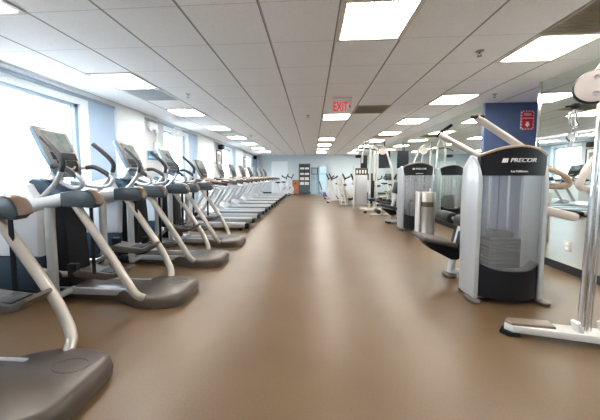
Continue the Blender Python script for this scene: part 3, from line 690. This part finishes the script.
def make_bike():
    o = thing('exercise_bike', '', 'exercise bike', group='exercise bikes and cross trainers at the far end')
    MB().rng((-.45, -.25, .0), (-.37, .25, .06), .02).rng((.40, -.25, .0), (.48, .25, .06), .02).build('foot_bar', 'black_plastic', o)
    MB().tube([(-.41, 0, .06), (.0, 0, .14), (.44, 0, .06)], .04, 10, 3).tube([(-.05, 0, .12), (-.22, 0, .70)], .04, 10).tube([(.10, 0, .15), (.30, 0, .95)], .04, 10).build('frame', 'white_paint', o)
    MB().lathe([(.001, -.05), (.22, -.05), (.235, 0), (.22, .05), (.001, .05)], 24, T=Matrix.Translation((.18, 0, .34)) @ Matrix.Rotation(R(90), 4, 'X')).build('flywheel_cover', 'shell_white', o)
    MB().prism([(-.36, .74), (-.34, .80), (-.12, .80), (-.02, .77), (-.12, .72)], -.10, .10, 'xz', .02).tube([(-.22, 0, .68), (-.22, 0, .75)], .025).build('saddle', 'upholstery_black', o)
    for s_ in (-1, 1):
        MB().tube([(.30, s_ * .03, .95), (.25, s_ * .22, 1.02), (.10, s_ * .24, 1.08), (.02, s_ * .22, 1.16)], .018, 8, 3).build('handlebar', 'black_plastic', o)
        MB().tube([(.1, s_ * .06, .32), (.1 - s_ * .10, s_ * .10, .32 - s_ * .13)], .015, 8).box((.1 - s_ * .10, s_ * .15, .32 - s_ * .13), (.10, .09, .03), .008).build('pedal', 'dark_rubber', o)
    MB().box((.33, 0, 1.12), (.05, .28, .30), .02, rot=(0, R(25), 0)).build('console', 'console_dark', o)
    return o
bk = make_bike()
spots = [(1.12, 11.7, R(180), 'white exercise bike on the right of the aisle, nearest of the far bikes'), (1.10, 13.5, R(180), 'farther white exercise bike right of the aisle end, by the pale bench'),
         (1.85, 13.1, R(180), 'white exercise bike half hidden behind the slanted white machine'), (2.55, 11.0, R(90), 'exercise bike standing against the mirror behind the cable tower'),
         (2.70, 12.4, R(90), 'rearmost exercise bike standing against the mirror'), (2.35, 13.9, R(180), 'exercise bike in the far right back corner area'),
         (-1.75, 15.5, 0, 'exercise bike past the last treadmill, nearer of two by the back door'), (-1.50, 16.3, 0, 'exercise bike closest to the white back door')]
for i, (x, y, rz, lab) in enumerate(spots):
    o = bk if i == 0 else dup(bk)
    o.location = (x, y, 0); o.rotation_euler = (0, 0, rz); o['label'] = lab

# ceiling hung televisions at the far right
def tv(x, y, z, w_, h_, lab):
    o = thing('television', lab, 'television', (x, y, z), group='dark televisions over the far machines')
    MB().rng((-w_ / 2, -.03, 0), (w_ / 2, .03, h_), .008).build('case', 'black_plastic', o)
    MB().rng((-w_ / 2 + .02, -.033, .02), (w_ / 2 - .02, -.029, h_ - .02)).build('display', 'console_dark', o)
    MB().cyl((0, .02, h_), (0, .02, H - z), .018).build('ceiling_pole', 'black_plastic', o)
tv(2.76, 10.6, 1.45, .42, .66, 'dark television hanging behind the bent tubes of the cable tower')
tv(2.25, 12.0, 1.48, .28, .56, 'dark television hanging between cable tower and the far wall')

# ------------------------------------------------------------------ back wall furniture
o = thing('towel_shelf', 'dark open shelving unit against the back wall holding white towels', 'shelf', (-.47, YB - .25, 0))
fr = MB(); fr.rng((-.35, -.2, 0), (-.31, .2, 1.9)).rng((.31, -.2, 0), (.35, .2, 1.9)).rng((-.31, .17, 0), (.31, .2, 1.9)); fr.build('cabinet_frame', 'shelf_dark', o, flat=True)
for z in (.04, .55, .85, 1.18, 1.52, 1.87): MB().rng((-.31, -.2, z - .02), (.31, .17, z + .02)).build('shelf', 'shelf_dark', o, flat=True)
MB().rng((-.31, -.205, .08), (.31, -.18, .5)).build('lower_door', 'shelf_dark', o, flat=True)
n_ = 0
names = {.55: 'bottom open', .85: 'second', 1.18: 'third', 1.52: 'top'}
for z in (.55, .85, 1.18, 1.52):
    for x, sd in ((-.15, 'left'), (.15, 'right')):
        t = MB()
        for k in range(3 if z < .9 else 2): t.box((0, 0, .03 + k * .06), (.26, .30, .055), .02)
        t = t.build('towel_stack', 'towel_white', None, loc=(-.47 + x, YB - .27, z + .02))
        tag(t, 'folded white towels on the %s side of the %s shelf' % (sd, names[z]), 'towels', 'white towels on the dark shelving')
o = thing('wooden_cabinet', 'small orange wooden bin cabinet left of the dark shelving', 'cabinet', (-1.03, YB - .25, 0))
MB().rng((-.20, -.2, 0), (.20, .2, .88), .01).build('body', 'orange_wood', o)
MB().rng((-.16, -.21, .08), (.16, -.198, .82), .004).build('door', 'orange_wood', o)
MB().rng((-.07, -.22, .60), (.07, -.208, .72)).build('plaque', 'shelf_dark', o)
o = thing('drinks_fridge', 'blue grey cabinet with framed notice between shelving and lit cooler', 'fridge', (.16, YB - .25, 0))
MB().rng((-.24, -.2, 0), (.24, .2, .85), .01).build('body', 'cooler_blue', o); MB().rng((-.21, -.215, .06), (.21, -.198, .80)).build('door', 'cabinet_blue', o)
MB().rng((-.24, .12, .85), (.24, .2, 1.70), .01).build('backboard', 'cabinet_blue', o)
f = MB().rng((-.20, .09, 1.22), (.20, .12, 1.64), .004).build('notice_frame', 'shelf_dark', o); MB().rng((-.16, .085, 1.26), (.16, .092, 1.60)).build('notice', 'cooler_blue', f)
o = thing('water_cooler', 'tall pale blue lit cooler at the end of the aisle', 'cooler', (.66, YB - .35, 0))
MB().rng((-.24, -.25, 0), (.24, .25, 1.76), .015).build('body', 'cooler_blue', o)
MB().rng((-.20, -.262, .15), (.20, -.248, 1.2)).build('glass_door', 'cooler_lit', o); MB().rng((-.20, -.262, 1.3), (.20, -.248, 1.68)).build('lit_header', 'cooler_lit', o)
o = thing('flat_bench', 'low pale bench with a blue base at the end of the aisle', 'bench', (.95, 14.6, 0))
MB().rng((-.35, -.2, .04), (.45, .2, .28), .02).build('base', 'bench_blue', o); MB().rng((-.40, -.25, .28), (.55, .25, .40), .03).build('pad', 'white_paint', o)
MB().tube([(-.42, 0, .40), (-.55, 0, .85)], .03).build('handle', 'black_plastic', o)

# ------------------------------------------------------------------ things on the left wall
def wallfan(y, z, lab):
    o = thing('wall_fan', lab, 'fan', (XL + .045, y, z), group='round white wall fans')
    MB().rng((0, -.05, -.08), (.03, .05, .08), .01).tube([(.02, 0, 0), (.16, 0, -.02)], .02).build('bracket', 'white_trim', o)
    T = Matrix.Translation((.26, -.02, 0)) @ Matrix.Rotation(R(60), 4, 'Z') @ Matrix.Rotation(R(90), 4, 'Y')
    c = MB()
    for r_, z_ in ((.05, -.07), (.10, -.065), (.14, -.055), (.17, -.04), (.19, 0), (.17, .05), (.13, .07)): c.tube([(r_ * math.cos(t * PI / 12), r_ * math.sin(t * PI / 12), z_) for t in range(25)], .005, 6, T=T)
    for t in range(12): a = t * PI / 6; c.tube([(.03 * math.cos(a), .03 * math.sin(a), -.07), (.17 * math.cos(a), .17 * math.sin(a), -.04), (.19 * math.cos(a), .19 * math.sin(a), 0), (.13 * math.cos(a), .13 * math.sin(a), .07)], .004, 6, T=T)
    c.build('guard', 'white_trim', o)
    bl = MB(); bl.lathe([(.001, -.06), (.04, -.06), (.045, .02), (.03, .12), (.001, .13)], 16, T=T)
    for t in range(3):
        bl.prism([(.03, -.02), (.14, -.06), (.16, .03), (.05, .04)], -.005, .002, 'xy', T=T @ Matrix.Rotation(t * 2 * PI / 3, 4, 'Z') @ Matrix.Rotation(R(12), 4, 'X'))
    bl.build('blades', 'towel_white', o)
wallfan(6.35, 2.13, 'round white wall fan between the grey bay and the second window')
o = thing('emergency_light', 'small white emergency light box high on the near grey wall bay', 'light', (XL, 5.80, 2.27))
MB().rng((0, -.16, -.07), (.07, .16, .07), .012).build('case', 'white_trim', o)
MB().cyl((.04, -.10, -.07), (.07, -.10, -.12), .04).cyl((.04, .10, -.07), (.07, .10, -.12), .04).build('lamp_head', 'white_trim', o)
o = thing('wall_box', 'white wall box with conduit under the emergency light', 'box', (XL, 5.95, 1.80))
MB().rng((0, -.09, -.12), (.06, .09, .12), .01).build('case', 'white_trim', o); MB().tube([(.03, 0, .12), (.03, 0, .38)], .012).build('conduit', 'white_trim', o)
o = thing('wall_poster', 'small blue poster low on the near grey wall bay', 'poster', (XL + .005, 5.85, 1.62))
MB().rng((0, -.22, -.10), (.008, .22, .10)).build('sheet', 'poster_blue', o, flat=True); MB().rng((.008, -.2, -.06), (.010, .12, -.02)).build('band', 'cooler_blue', o, flat=True)
def picture(y, lab):
    o = thing('framed_picture', lab, 'picture', (XL, y, 1.78), group='framed pictures on the grey wall bays')
    f = MB(); f.rng((0, -.27, -.34), (.025, -.24, .34)).rng((0, .24, -.34), (.025, .27, .34)).rng((0, -.24, -.34), (.025, .24, -.31)).rng((0, -.24, .31), (.025, .24, .34)); f.build('frame', 'black_plastic', o, flat=True)
    MB().rng((0, -.24, -.31), (.010, .24, .31)).build('mount', 'sign_white', o, flat=True); MB().rng((.010, -.17, -.22), (.013, .17, .20)).build('print', 'picture_grey', o, flat=True)
picture(10.12, 'black framed picture under the speaker, past the second window'); picture(14.05, 'black framed picture far down the wall, before the last window')
def speaker(y, lab):
    o = thing('wall_speaker', lab, 'speaker', (XL, y, 2.24), group='small black wall speakers')
    MB().rng((.03, -.12, -.09), (.20, .12, .09), .01).build('cabinet', 'black_plastic', o); MB().rng((0, -.03, -.04), (.04, .03, .04)).build('bracket', 'black_plastic', o)
speaker(10.1, 'small black speaker high on the wall over the framed picture'); speaker(16.2, 'small black speaker in the far left corner')
